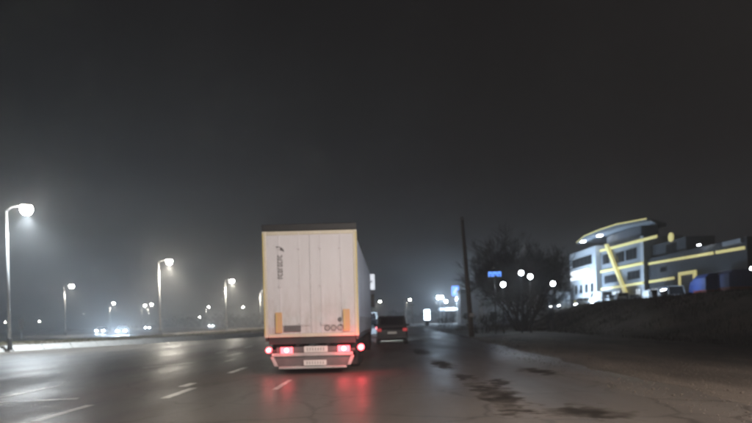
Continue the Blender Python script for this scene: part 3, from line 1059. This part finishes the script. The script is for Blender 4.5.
# ------------------------------------------------------------------ sign and signal hung from a mast arm, seen past the trailer
p = place(370.6, 282, 70)
sg = thing('gantry_sign', 'white rectangular road sign beside the top of the trailer, hung on a mast arm', 'road sign', (p.x, p.y, 0))
MB().tube([(-7.5, 0, -.1), (-7.5, 0, p.z + 1.3)], [.16, .11], 10).build('mast', M_STEEL, sg)
MB().tube([(-7.5, .12, p.z + .5), (-3, .12, p.z + .75), (.2, .12, p.z + .8)], [.09, .07, .05], 8).build('mast_arm', M_STEEL, sg)
pn = MB().box(-.5, .5, -.03, .03, p.z - .95, p.z + .95).build('sign_panel', M_SIGNGLOW, sg, bevel=.02)
MB().prism([(-.25, p.z - .22), (.05, p.z + .1), (-.02, p.z + .16), (.24, p.z + .2), (.2, p.z - .08), (.12, p.z - .01), (-.15, p.z - .30)], 'y', -.036, -.031).build('arrow', M_SIGNRED, pn)
q = place(368.3, 303, 70)
ts = thing('traffic_signal', 'unlit dark traffic signal hanging below the white sign beside the trailer', 'traffic light', (q.x, q.y, 0))
MB().tube([(0, .06, p.z - 1.0), (0, .06, q.z + .5)], .05, 8).build('hanger', M_DARKSTEEL, ts)
bx = MB().box(-.17, .17, -.12, .12, q.z - .85, q.z + .5).build('housing', M_BLACK, ts, bevel=.03)
for k in range(3):
    zz = q.z + .22 - k * .40
    disc('lens', 0, -.14, zz, .11, M_DARKSTEEL, bx, .02)
    MB().hexa([(-.13, -.3, zz + .10), (.13, -.3, zz + .10), (.13, -.12, zz + .12), (-.13, -.12, zz + .12)], [(-.13, -.3, zz + .12), (.13, -.3, zz + .12), (.13, -.12, zz + .14), (-.13, -.12, zz + .14)]).build('visor', M_BLACK, bx)

# ------------------------------------------------------------------ leaning utility pole on the right verge
bp = place(472, 336, 42)
tp = place(462, 217, 42)
up = thing('utility_pole', 'tall bare utility pole leaning left beside the bare tree', 'utility pole', (bp.x, 42, 0))
dx = tp.x - bp.x
MB().tube([(0, 0, -.3), (dx * .5, 0, tp.z * .5), (dx, 0, tp.z)], [.20, .155, .11], 12).build('pole', M_WOOD, up, smooth=True)
MB().tube([(dx * .985, -.14, tp.z - .25), (dx * .985, .35, tp.z - .25)], .045, 6).build('cross_pin', M_DARKSTEEL, up)
for k in range(2):
    MB().tube([(dx * .985, .3 - k * .42, tp.z - .22), (dx * .985, .3 - k * .42, tp.z - .03)], [.05, .035], 8).build('insulator', M_PALEDECAL, up)
MB().box(-.16, .16, -.225, -.19, 1.5, 1.75).build('number_tag', M_PALEDECAL, up)
for px, py, d, lab in ((404.5, 298, 150, 'thin distant pole above the right edge of the dark car roof, left of its twin'), (411.5, 303, 140, 'thin distant pole right of the dark car, right of its twin')):
    t = place(px, py, d)
    b0 = place(px + 1.5, 320, d)
    u = thing('thin_pole', lab, 'pole', (b0.x, d, 0), 0, 'thin poles far along the right verge')
    MB().tube([(0, 0, -.2), (t.x - b0.x, 0, t.z)], [.17, .11], 8).build('shaft', M_WOOD, u)
    MB().box(t.x - b0.x - .7, t.x - b0.x + .7, -.06, .06, t.z - .5, t.z - .38).build('crossarm', M_WOOD, u)


# ------------------------------------------------------------------ bare trees
def bare_tree(label, loc, H, spread, stems, seed, group=None, thick=.11, levels=5, name='bare_tree', twig=.009):
    rnd = random.Random(seed)
    r = thing(name, label, 'tree', loc, 0, group)
    tr, cr = MB(), MB()

    def grow(p, d, L, rad, lv):
        n = 3
        pts, rr = [p], [rad]
        for i in range(n):
            d = (d + Vector((rnd.gauss(0, .17), rnd.gauss(0, .17), rnd.gauss(.05, .11)))).normalized()
            p = p + d * L / n
            pts.append(p)
            rr.append(rad * (1 - .42 * (i + 1) / n))
        (tr if lv <= 1 else cr).tube(pts, rr, 6 if lv <= 1 else (4 if lv == 2 else 3), cap=lv <= 1)
        if lv >= levels:
            return
        kids = 3 if lv < 2 else rnd.choice((3, 4, 4))
        for k in range(kids):
            t = rnd.uniform(.35, 1.0)
            i = min(n - 1, int(t * n))
            q = pts[i].lerp(pts[i + 1], t * n - i)
            side = Vector((rnd.gauss(0, 1), rnd.gauss(0, 1), rnd.gauss(.15, .6))).normalized()
            grow(q, (d * .85 + side * .62).normalized(), L * rnd.uniform(.55, .80), max(twig, rr[i] * .58), lv + 1)
    for s in range(stems):
        a = 2 * math.pi * s / stems + rnd.uniform(-.4, .4)
        lean = rnd.uniform(.15, 1.0) * spread
        d = Vector((math.cos(a) * lean, math.sin(a) * lean * .6, 1)).normalized()
        grow(Vector((math.cos(a) * .35, math.sin(a) * .3, -.25)), d, H * rnd.uniform(.34, .48), thick * rnd.uniform(.7, 1.15), 0)
    tr.build('trunk', M_BARK, r, smooth=True)
    cr.build('crown', M_TWIG, r)
    return r


tp_ = place(523, 322, 56)
bare_tree('broad bare many stemmed tree between the leaning pole and the lit building', (tp_.x, 56, height(tp_.x, 56) - .1), 9.4, .80, 17, 21, thick=.13, levels=6, twig=.013)
GB = 'low bare bushes on the bank'
for (px, d, H, st, sd, lab) in ((482, 50, 2.6, 7, 11, 'low bare bush at the foot of the leaning pole'), (556, 52, 3.0, 7, 12, 'low bare bush under the right side of the broad tree'),
                                (500, 60, 2.4, 7, 13, 'low bare bush under the left side of the broad tree'), (447, 78, 2.6, 6, 14, 'low dark bush left of the leaning pole')):
    x = (px - VX) / F_PX * d
    bare_tree(lab, (x, d, height(x, d) - .1), H, 1.0, st, sd, GB, thick=.04, levels=4, name='bare_bush')

# far wood at the horizon, one dark mass
fw = MB()
for i in range(5200):
    x = random.uniform(-150, 120)
    y = random.uniform(330, 380)
    top = 2.5 + 3.0 * (0.5 + 0.5 * math.sin(x * .05)) + 1.6 * math.sin(x * .23) + 1.2 * math.sin(x * .61)
    z = random.random() ** .7 * max(1.2, top)
    s = random.uniform(.4, 1.1)
    a = random.uniform(0, 6.28)
    t = random.uniform(-.5, .5)
    fw.quad((x - s * math.cos(a), y, z - s * .6), (x + s * math.sin(a), y + .5, z - s * .5 + t), (x + s * math.cos(a), y, z + s), (x - s * .6, y - .3, z + s * .4))
tag(fw.build('far_wood', M_TWIG), kind='stuff')

# ------------------------------------------------------------------ lit building on the right
BX = 38.0
bld = thing('office_building', 'pale modern building lit at night with yellow light strips and a sweeping roof', 'building', (BX, 0, 0))
# own axes: x = 0 at the street front, +x away from the road, y along the road
MB().box(-0.9, 14, 101, 115.5, 2.0, 13.55).build('white_bay', M_RENDERW, bld, bevel=.03)
MB().box(0, 6, 84.4, 100.99, 2.0, 12.75).build('main_wall', M_RENDERG, bld, bevel=.03)
MB().box(-.12, .0, 84.0, 85.0, 2.0, 12.8).build('corner_pilaster', M_RENDERW, bld)
MB().box(.6, 14, 61.0, 84.39, 2.0, 9.35).build('wing_wall', M_RENDERD, bld, bevel=.03)
MB().box(1.2, 5, 74.5, 84.38, 9.36, 11.3).build('upper_block', M_RENDERD, bld, bevel=.03)
MB().box(.5, 3.2, 86.0, 99.5, 12.76, 14.8).build('penthouse', M_RENDERD, bld, bevel=.03)
# sweeping roof slab
rf_pts = [(112.0, 15.30, 15.55), (104.0, 15.20, 15.75), (96.6, 15.05, 15.70), (89.4, 14.85, 15.45), (84.0, 14.45, 14.95), (79.0, 14.15, 14.50)]
rf = MB()
rings = []
for y, z0, z1 in rf_pts:
    o0 = -1.8 if y < 110 else -.6
    o1 = 6.0 if y > 88 else (2.0 if y > 82 else -1.2)
    rings.append([(o0, y, z0), (o1, y, z0), (o1, y, z1), (o0, y, z1)])
rf.loft(rings)
roof = rf.build('roof', M_RENDERG, bld)
st = MB()
st.loft([[(-1.83 if y < 110 else -.63, y, z1 - .13), (-1.803 if y < 110 else -.603, y, z1 - .13), (-1.803 if y < 110 else -.603, y, z1 + .07), (-1.83 if y < 110 else -.63, y, z1 + .07)] for y, z0, z1 in rf_pts])
st.build('light_strip', M_STRIP, roof)
for y, z in ((107.5, 15.2), (99.0, 15.08)):
    MB().box(-1.2, -.5, y - .45, y + .45, z - .16, z - .04).build('soffit_light', M_LENSCOOL, roof)
# yellow light strips
def strip(x0, y0, y1, z0, z1, t=.28):
    MB().hexa([(x0 - .16, y0, z0 - t / 2), (x0 - .003, y0, z0 - t / 2), (x0 - .003, y1, z1 - t / 2), (x0 - .16, y1, z1 - t / 2)],
              [(x0 - .16, y0, z0 + t / 2), (x0 - .003, y0, z0 + t / 2), (x0 - .003, y1, z1 + t / 2), (x0 - .16, y1, z1 + t / 2)]).build('light_strip', M_STRIP, bld)


strip(-.12, 79.5, 100.8, 12.05, 12.55, .40)
strip(-.12, 84.0, 100.8, 8.75, 8.85, .40)
for y0, y1 in ((61.3, 66.6), (67.2, 72.6), (72.8, 77.6), (77.8, 83.8)):
    strip(.6, y0, y1, 8.15 + (y0 - 61) * .02, 8.15 + (y1 - 61) * .02, .33)
strip(-.12, 84.0, 100.8, 5.85, 5.75, .36)
strip(.6, 76.5, 83.8, 6.0, 5.95, .36)
strip(-.9, 101.2, 113.0, 4.05, 4.0, .35)
MB().hexa([(-.55, 97.9, 13.3), (-.13, 97.9, 13.3), (-.13, 97.05, 13.3), (-.55, 97.05, 13.3)], [(-.55, 88.6, 2.3), (-.13, 88.6, 2.3), (-.13, 87.75, 2.3), (-.55, 87.75, 2.3)]).build('slanted_strip', M_STRIP, bld)


def window(y0, y1, z0, z1, x=0.0, m=M_GLASS, nx_=2):
    f = MB()
    f.box(x - .07, x - .003, y0, y1, z0, z0 + .10).box(x - .07, x - .003, y0, y1, z1 - .10, z1)
    f.box(x - .07, x - .003, y0, y0 + .1, z0 + .102, z1 - .102).box(x - .07, x - .003, y1 - .1, y1, z0 + .102, z1 - .102)
    for k in range(1, nx_):
        ym = y0 + (y1 - y0) * k / nx_
        f.box(x - .06, x - .003, ym - .04, ym + .04, z0 + .102, z1 - .102)
    o = f.build('window', M_DARKSTEEL, bld)
    for k in range(nx_):
        a, c = y0 + (y1 - y0) * k / nx_ + .1, y0 + (y1 - y0) * (k + 1) / nx_ - .1
        MB().box(x - .035, x - .005, a, c, z0 + .104, z1 - .104).build('pane', m, o)


window(103.0, 113.6, 10.5, 12.2, -.9, M_GLASS, 5)
for k in range(4):
    window(102.5 + k * 2.9, 103.8 + k * 2.9, 5.4, 7.0, -.9, M_GLASS, 1)
window(97.2, 100.0, 10.0, 11.7, 0, M_GLASS, 2)
window(86.5, 90.4, 9.7, 11.4, 0, M_GLASS, 3)
window(91.0, 94.4, 9.7, 11.4, 0, M_GLASS, 3)
window(94.0, 99.5, 6.6, 8.0, 0, M_GLASS, 4)
window(85.6, 90.0, 6.6, 7.9, 0, M_GLASS, 3)
window(93.0, 99.8, 3.2, 5.2, 0, M_ROOMLIT, 5)
window(85.4, 87.2, 3.2, 5.2, 0, M_ROOMLIT, 2)
window(77.0, 79.8, 9.5, 10.9, 1.2, M_GLASS, 2)
window(78.6, 80.4, 7.0, 7.8, .6, M_GLASS, 1)
window(80.6, 83.4, 3.2, 5.0, .6, M_ROOMLIT, 3)
# lit white sign panel on the bay, no readable writing in the photograph
sp_ = MB().box(-1.2, -.95, 104.2, 114.3, 8.2, 9.9).build('lit_sign_panel', M_SIGNLIT, bld, bevel=.05)
# round yellow emblem on the upper block
nseg = 20
MB().prism([(78.1 + math.cos(2 * math.pi * k / nseg) * .62, 11.7 + math.sin(2 * math.pi * k / nseg) * .62) for k in range(nseg)], 'x', .95, 1.15).build('round_emblem', M_STRIP, bld)
# yellow-framed gateway
gt = MB()
gt.box(.30, .597, 74.6, 75.0, 2.2, 6.6).box(.30, .597, 71.0, 71.4, 2.2, 6.6).box(.30, .597, 71.402, 74.598, 6.2, 6.6)
gt_o = gt.build('gate_frame', M_STRIP, bld)
MB().box(.45, .597, 71.42, 74.58, 2.2, 6.19).build('gate_leaf', M_RENDERG, gt_o)
# white board and small lamp at the end of the wing
MB().box(.3, .596, 61.6, 65.0, 8.75, 9.25).build('white_board', M_RENDERW, bld, bevel=.02)
lp_ = MB().tube([(.6, 69, 9.3), (.2, 69, 9.6), (-.1, 69, 9.55)], .04, 6).build('wall_lamp', M_DARKSTEEL, bld)
MB().box(-.28, -.02, 68.85, 69.15, 9.42, 9.52).build('lens', M_LENSCOOL, lp_)

# floodlights on masts between the tree and the building
GF = 'white floodlight masts by the bare tree'


def flood(px, py, d, label, watts, group=GF, size=.2):
    p = place(px, py, d)
    z0 = height(p.x, d)
    r = thing('floodlight_mast', label, 'floodlight', (p.x, d, z0), 0, group)
    h = p.z - z0
    k = size / .2
    MB().tube([(0, .12 * k, -.2), (0, .12 * k, h + .1)], [.06 * k, .04 * k], 8).build('mast', M_DARKSTEEL, r)
    n = 16
    MB().loft([[(math.cos(2 * math.pi * q / n) * rr * k, y * k, h + math.sin(2 * math.pi * q / n) * rr * k) for q in range(n)] for rr, y in ((.12, .16), (.23, .06), (.235, -.05))]).build('housing', M_DARKSTEEL, r)
    disc('lens', 0, -.10 * k, h, size, M_LENSCOOL, r, .05 * k)
    if watts:
        d_ = bpy.data.lights.new('flood_spill', 'POINT')
        d_.energy, d_.color, d_.shadow_soft_size = watts, COOL, .1
        o = bpy.data.objects.new('flood_spill', d_)
        COL.objects.link(o)
        o.parent = r
        o.location = (0, -.3 * k, h)
    return r


flood(503, 284.6, 48, 'white floodlight before the left branches of the bare tree, lowest left', 42)
flood(521, 273, 48.5, 'highest white floodlight before the middle of the bare tree', 42)
flood(530, 276.6, 49, 'white floodlight just right of the highest one by the bare tree', 42)
flood(552.7, 283.7, 50, 'white floodlight before the right edge of the bare tree', 42)
GC = 'white lamps in the distant filling station'
flood(438.3, 297.6, 150, 'left lamp of the small white pair high over the filling station', 9000, GC, .42)
flood(441.8, 297.3, 150, 'right lamp of the small white pair high over the filling station', 0, GC, .42)
flood(446, 301.5, 150, 'white lamp below and right of the small high pair', 0, GC, .42)
flood(457, 299, 150, 'white lamp under the small blue sign left of the leaning pole', 9000, GC, .42)
flood(751, 268.6, 60, 'small white lamp at the extreme right edge beyond the building', 0, 'lamp beyond the building', .15)
GU = 'white uplights along the foot of the lit building'
for px, d, up, w, lab in ((579, 106, 9.5, 1.5, 'white uplight at the left foot of the pale bay'), (593, 101, 9.0, 1.3, 'white uplight under the right half of the pale bay'),
                          (617, 92, 9.5, .65, 'white uplight left of the foot of the slanted yellow strip'), (638, 85, 9.5, .5, 'white uplight right of the foot of the slanted yellow strip'),
                          (668, 73, 6.5, .16, 'white uplight left of the yellow framed gateway'), (722, 62.6, 6.0, .12, 'uplight added between the two blue covered trucks to brighten them')):  # the last uplight is added to brighten the blue trucks
    x = BX - 7.5
    z0 = height(x, d)
    r = thing('uplight', lab, 'floodlight', (x, d, z0), 0, GU)
    MB().box(-.1, .1, -.12, .12, -.1, .9).build('post', M_DARKSTEEL, r)
    MB().hexa([(-.3, -.4, .9), (.1, -.4, .9), (.1, .4, .9), (-.3, .4, .9)], [(-.35, -.4, 1.35), (.0, -.4, 1.5), (.0, .4, 1.5), (-.35, .4, 1.35)]).build('housing', M_DARKSTEEL, r)
    MB().hexa([(-.34, -.35, 1.40), (-.01, -.35, 1.53), (-.01, .35, 1.53), (-.34, .35, 1.40)], [(-.35, -.35, 1.44), (-.02, -.35, 1.57), (-.02, .35, 1.57), (-.35, .35, 1.44)]).build('lens', M_LENSCOOL, r)
    spot('flood_beam', r, (-.1, 0, 1.75), (7.5, 0, up - z0), FLOOD_W * w, COOL, 62, .9, .2)

# filling-station canopy, lit sign boxes and a pale shed left of and behind the tree
p = place(449, 309.8, 150)
fs = thing('filling_station_canopy', 'small distant canopy with a glowing white edge left of the leaning pole', 'canopy', (p.x + 1, 150, 0))
MB().box(-3.4, 3.4, 0, 7, p.z - .25, p.z + .55).build('roof', M_RENDERW, fs)
MB().box(-2.0, 3.42, -.12, -.004, p.z - .2, p.z + .5).build('fascia', M_SIGNLIT, fs)
for x in (-2.8, 2.8):
    for y in (1, 6):
        MB().box(x - .15, x + .15, y - .15, y + .15, 0, p.z - .26).build('column', M_RENDERW, fs)
for x in (-1.2, 1.2):
    MB().box(x - .3, x + .3, 3, 4, 0, 1.7).build('fuel_pump', P_WHITE, fs, bevel=.05)
p = place(455.4, 290.6, 148)
bs = thing('blue_sign', 'small glowing blue sign on a post left of the leaning pole', 'sign', (p.x, 148, 0))
MB().box(-.15, .15, .05, .35, -.2, p.z - 1.3).build('post', M_STEEL, bs)
MB().box(-.9, .9, 0, .4, p.z - 1.28, p.z + 1.2).build('sign_box', M_BLUELIT, bs, bevel=.05)
MB().prism([(-.5, p.z - .6), (-.2, p.z - .7), (.55, p.z + .5), (.3, p.z + .7)], 'y', -.02, -.004).build('mark', M_SIGNLIT, bs)
p = place(427, 314.8, 105)
lbx = thing('light_box', 'upright glowing white advertising box on the far right verge', 'advertising box', (p.x, 105, 0))
MB().box(-.35, .35, -.12, .12, -.1, p.z - 1.05).build('plinth', M_DARKSTEEL, lbx)
fb = MB().box(-.62, .62, -.15, .15, p.z - 1.04, p.z + 1.04).build('frame', M_DARKSTEEL, lbx, bevel=.02)
MB().box(-.55, .55, -.17, -.152, p.z - .97, p.z + .97).build('poster', M_SIGNLIT, fb)
lbx.scale = (1, 1, 1)
d = bpy.data.lights.new('poster_glow', 'AREA')
d.shape, d.size, d.size_y, d.energy, d.color = 'RECTANGLE', 1.1, 1.9, 60, COOL
o = bpy.data.objects.new('poster_glow', d)
COL.objects.link(o)
o.parent = lbx
o.location = (0, -.2, p.z)
o.rotation_euler = (R(90), 0, 0)
p = place(494.7, 274.2, 46)
ls = thing('blue_letter_sign', 'row of glowing blue letters at the upper left of the bare tree', 'sign', (p.x, 46, 0))
z0 = height(p.x, 46)
MB().tube([(0, .12, z0 - .2), (0, .12, p.z - .2)], .05, 8).build('post', M_DARKSTEEL, ls)
MB().box(-.56, .56, .03, .14, p.z - .28, p.z + .28).build('sign_board', M_DARKSTEEL, ls)
for k, x in enumerate((-.36, 0, .36)):
    lt = MB()
    lt.box(x - .14, x - .06, -.02, .026, p.z - .19, p.z + .19).box(x + .06, x + .14, -.02, .026, p.z - .19 + .09 * (k % 2), p.z + .19)
    lt.box(x - .0595, x + .0595, -.02, .026, p.z + .09, p.z + .18)
    lt.build('letter', M_BLUELIT, ls)
for (pa, pb, pt, d, lab) in ((460, 478, 291, 128, 'pale shed wall lit white just behind the leaning pole'), (484, 512, 300, 112, 'low pale building behind the left half of the bare tree'),
                             (556, 570, 292, 112, 'small pale building between the bare tree and the lit building')):
    a, c = place(pa, pt, d), place(pb, pt, d)
    z0 = height((a.x + c.x) / 2, d) - .2
    sh = thing('low_building', lab, 'building', ((a.x + c.x) / 2, d, 0), 0, 'low pale buildings behind the tree')
    hw = (c.x - a.x) / 2
    MB().box(-hw, hw, 0, 6, z0, a.z).build('wall', M_RENDERW, sh)
    MB().box(-hw - .2, hw + .2, -.25, 6.2, a.z + .003, a.z + .25).build('roof', M_RENDERD, sh)
    MB().box(-hw * .6, -hw * .1, -.06, -.003, z0 + 1.2, z0 + 2.6).build('window', M_GLASS, sh)
    MB().box(hw * .2, hw * .6, -.06, -.003, z0 + .2, z0 + 2.4).build('door', M_RENDERG, sh)

# vehicles parked in the yard in front of the building
GP = 'vehicles parked in front of the lit building'
yard = [  # px, depth, kind, paint, label
    (586, 96, 'hatch', P_WHITE, 'white car parked under the left bay, leftmost of the yard'),
    (600, 92, 'van', P_WHITE, 'white van parked under the glowing sign bay'),
    (613, 86, 'hatch', P_SILVER, 'silver car parked left of the foot of the slanted yellow strip'),
    (622, 82, 'suv', P_WHITE, 'white car parked just left of the foot of the slanted yellow strip'),
    (634, 79, 'hatch', P_WHITE, 'white car parked at the foot of the slanted yellow strip'),
    (645, 76, 'sedan', P_SILVER, 'silver car parked below the white corner of the building'),
    (656, 72, 'van', P_WHITE, 'white van parked below the end of the lowest yellow strip'),
    (673, 66, 'van', P_WHITE, 'white van parked just left of the yellow framed gateway')]
for px, d, kind, pm, lab in yard:
    x = (px - VX) / F_PX * d
    car(lab, 'van' if kind == 'van' else 'car', (x, d, height(x, d) + .05), R(random.choice((-14, 8, 172, 188))), pm, kind, group=GP, name='parked_van' if kind == 'van' else 'parked_car')
for px, d, lab in ((708, 62, 'blue covered truck with a dull red body right of the yellow gateway'), (731, 59, 'blue covered truck at the right end of the wing')):
    x = (px - VX) / F_PX * d
    t = thing('covered_truck', lab, 'truck', (x, d, height(x, d)), R(-8), GP)
    MB().prism([(-1.1, 1.2), (1.1, 1.2), (1.1, 2.5), (.7, 2.9), (-.7, 2.9), (-1.1, 2.5)], 'y', -2.4, 1.0).build('tarpaulin', M_BLUETARP, t, bevel=.03)
    MB().box(-1.05, 1.05, -2.4, 1.0, .75, 1.19).build('load_bed', M_REDPAINT, t)
    MB().prism([(1.1, .6), (2.5, .6), (2.5, 1.4), (2.1, 2.3), (1.1, 2.3)], 'x', -1.0, 1.0).build('cab', M_BLUETARP, t, bevel=.05)
    for s in (-1, 1):
        for yw in (-1.5, 1.8):
            wheel(t, s * .9, yw, .42, .28)
p = place(21, 322, 75)
ps = thing('small_sign', 'small pale sign on a post right of the nearest tall lamp pole', 'sign', (p.x, 75, .3))
MB().tube([(0, 0, -.3), (0, 0, p.z - .3)], .04, 8).build('post', M_STEEL, ps)
MB().box(-.35, .35, -.06, -.035, p.z - 1.2, p.z + .1).build('panel', M_PALEDECAL, ps, bevel=.02)

# ------------------------------------------------------------------ damp night air
hz = MB().box(-1000, 1000, -70, 1000, -1.2, 16.6)
hm = bpy.data.materials.new('damp_air')
hm.use_nodes = True
hn, hl = hm.node_tree.nodes, hm.node_tree.links
hn.clear()
ho = hn.new('ShaderNodeOutputMaterial')
hv = hn.new('ShaderNodeVolumePrincipled')
hv.inputs['Color'].default_value = (0.86, 0.87, 0.88, 1)
hv.inputs['Density'].default_value = HAZE_DENSITY
hv.inputs['Anisotropy'].default_value = 0.55
hl.new(hv.outputs[0], ho.inputs['Volume'])
tag(hz.build('haze', hm), kind='stuff')
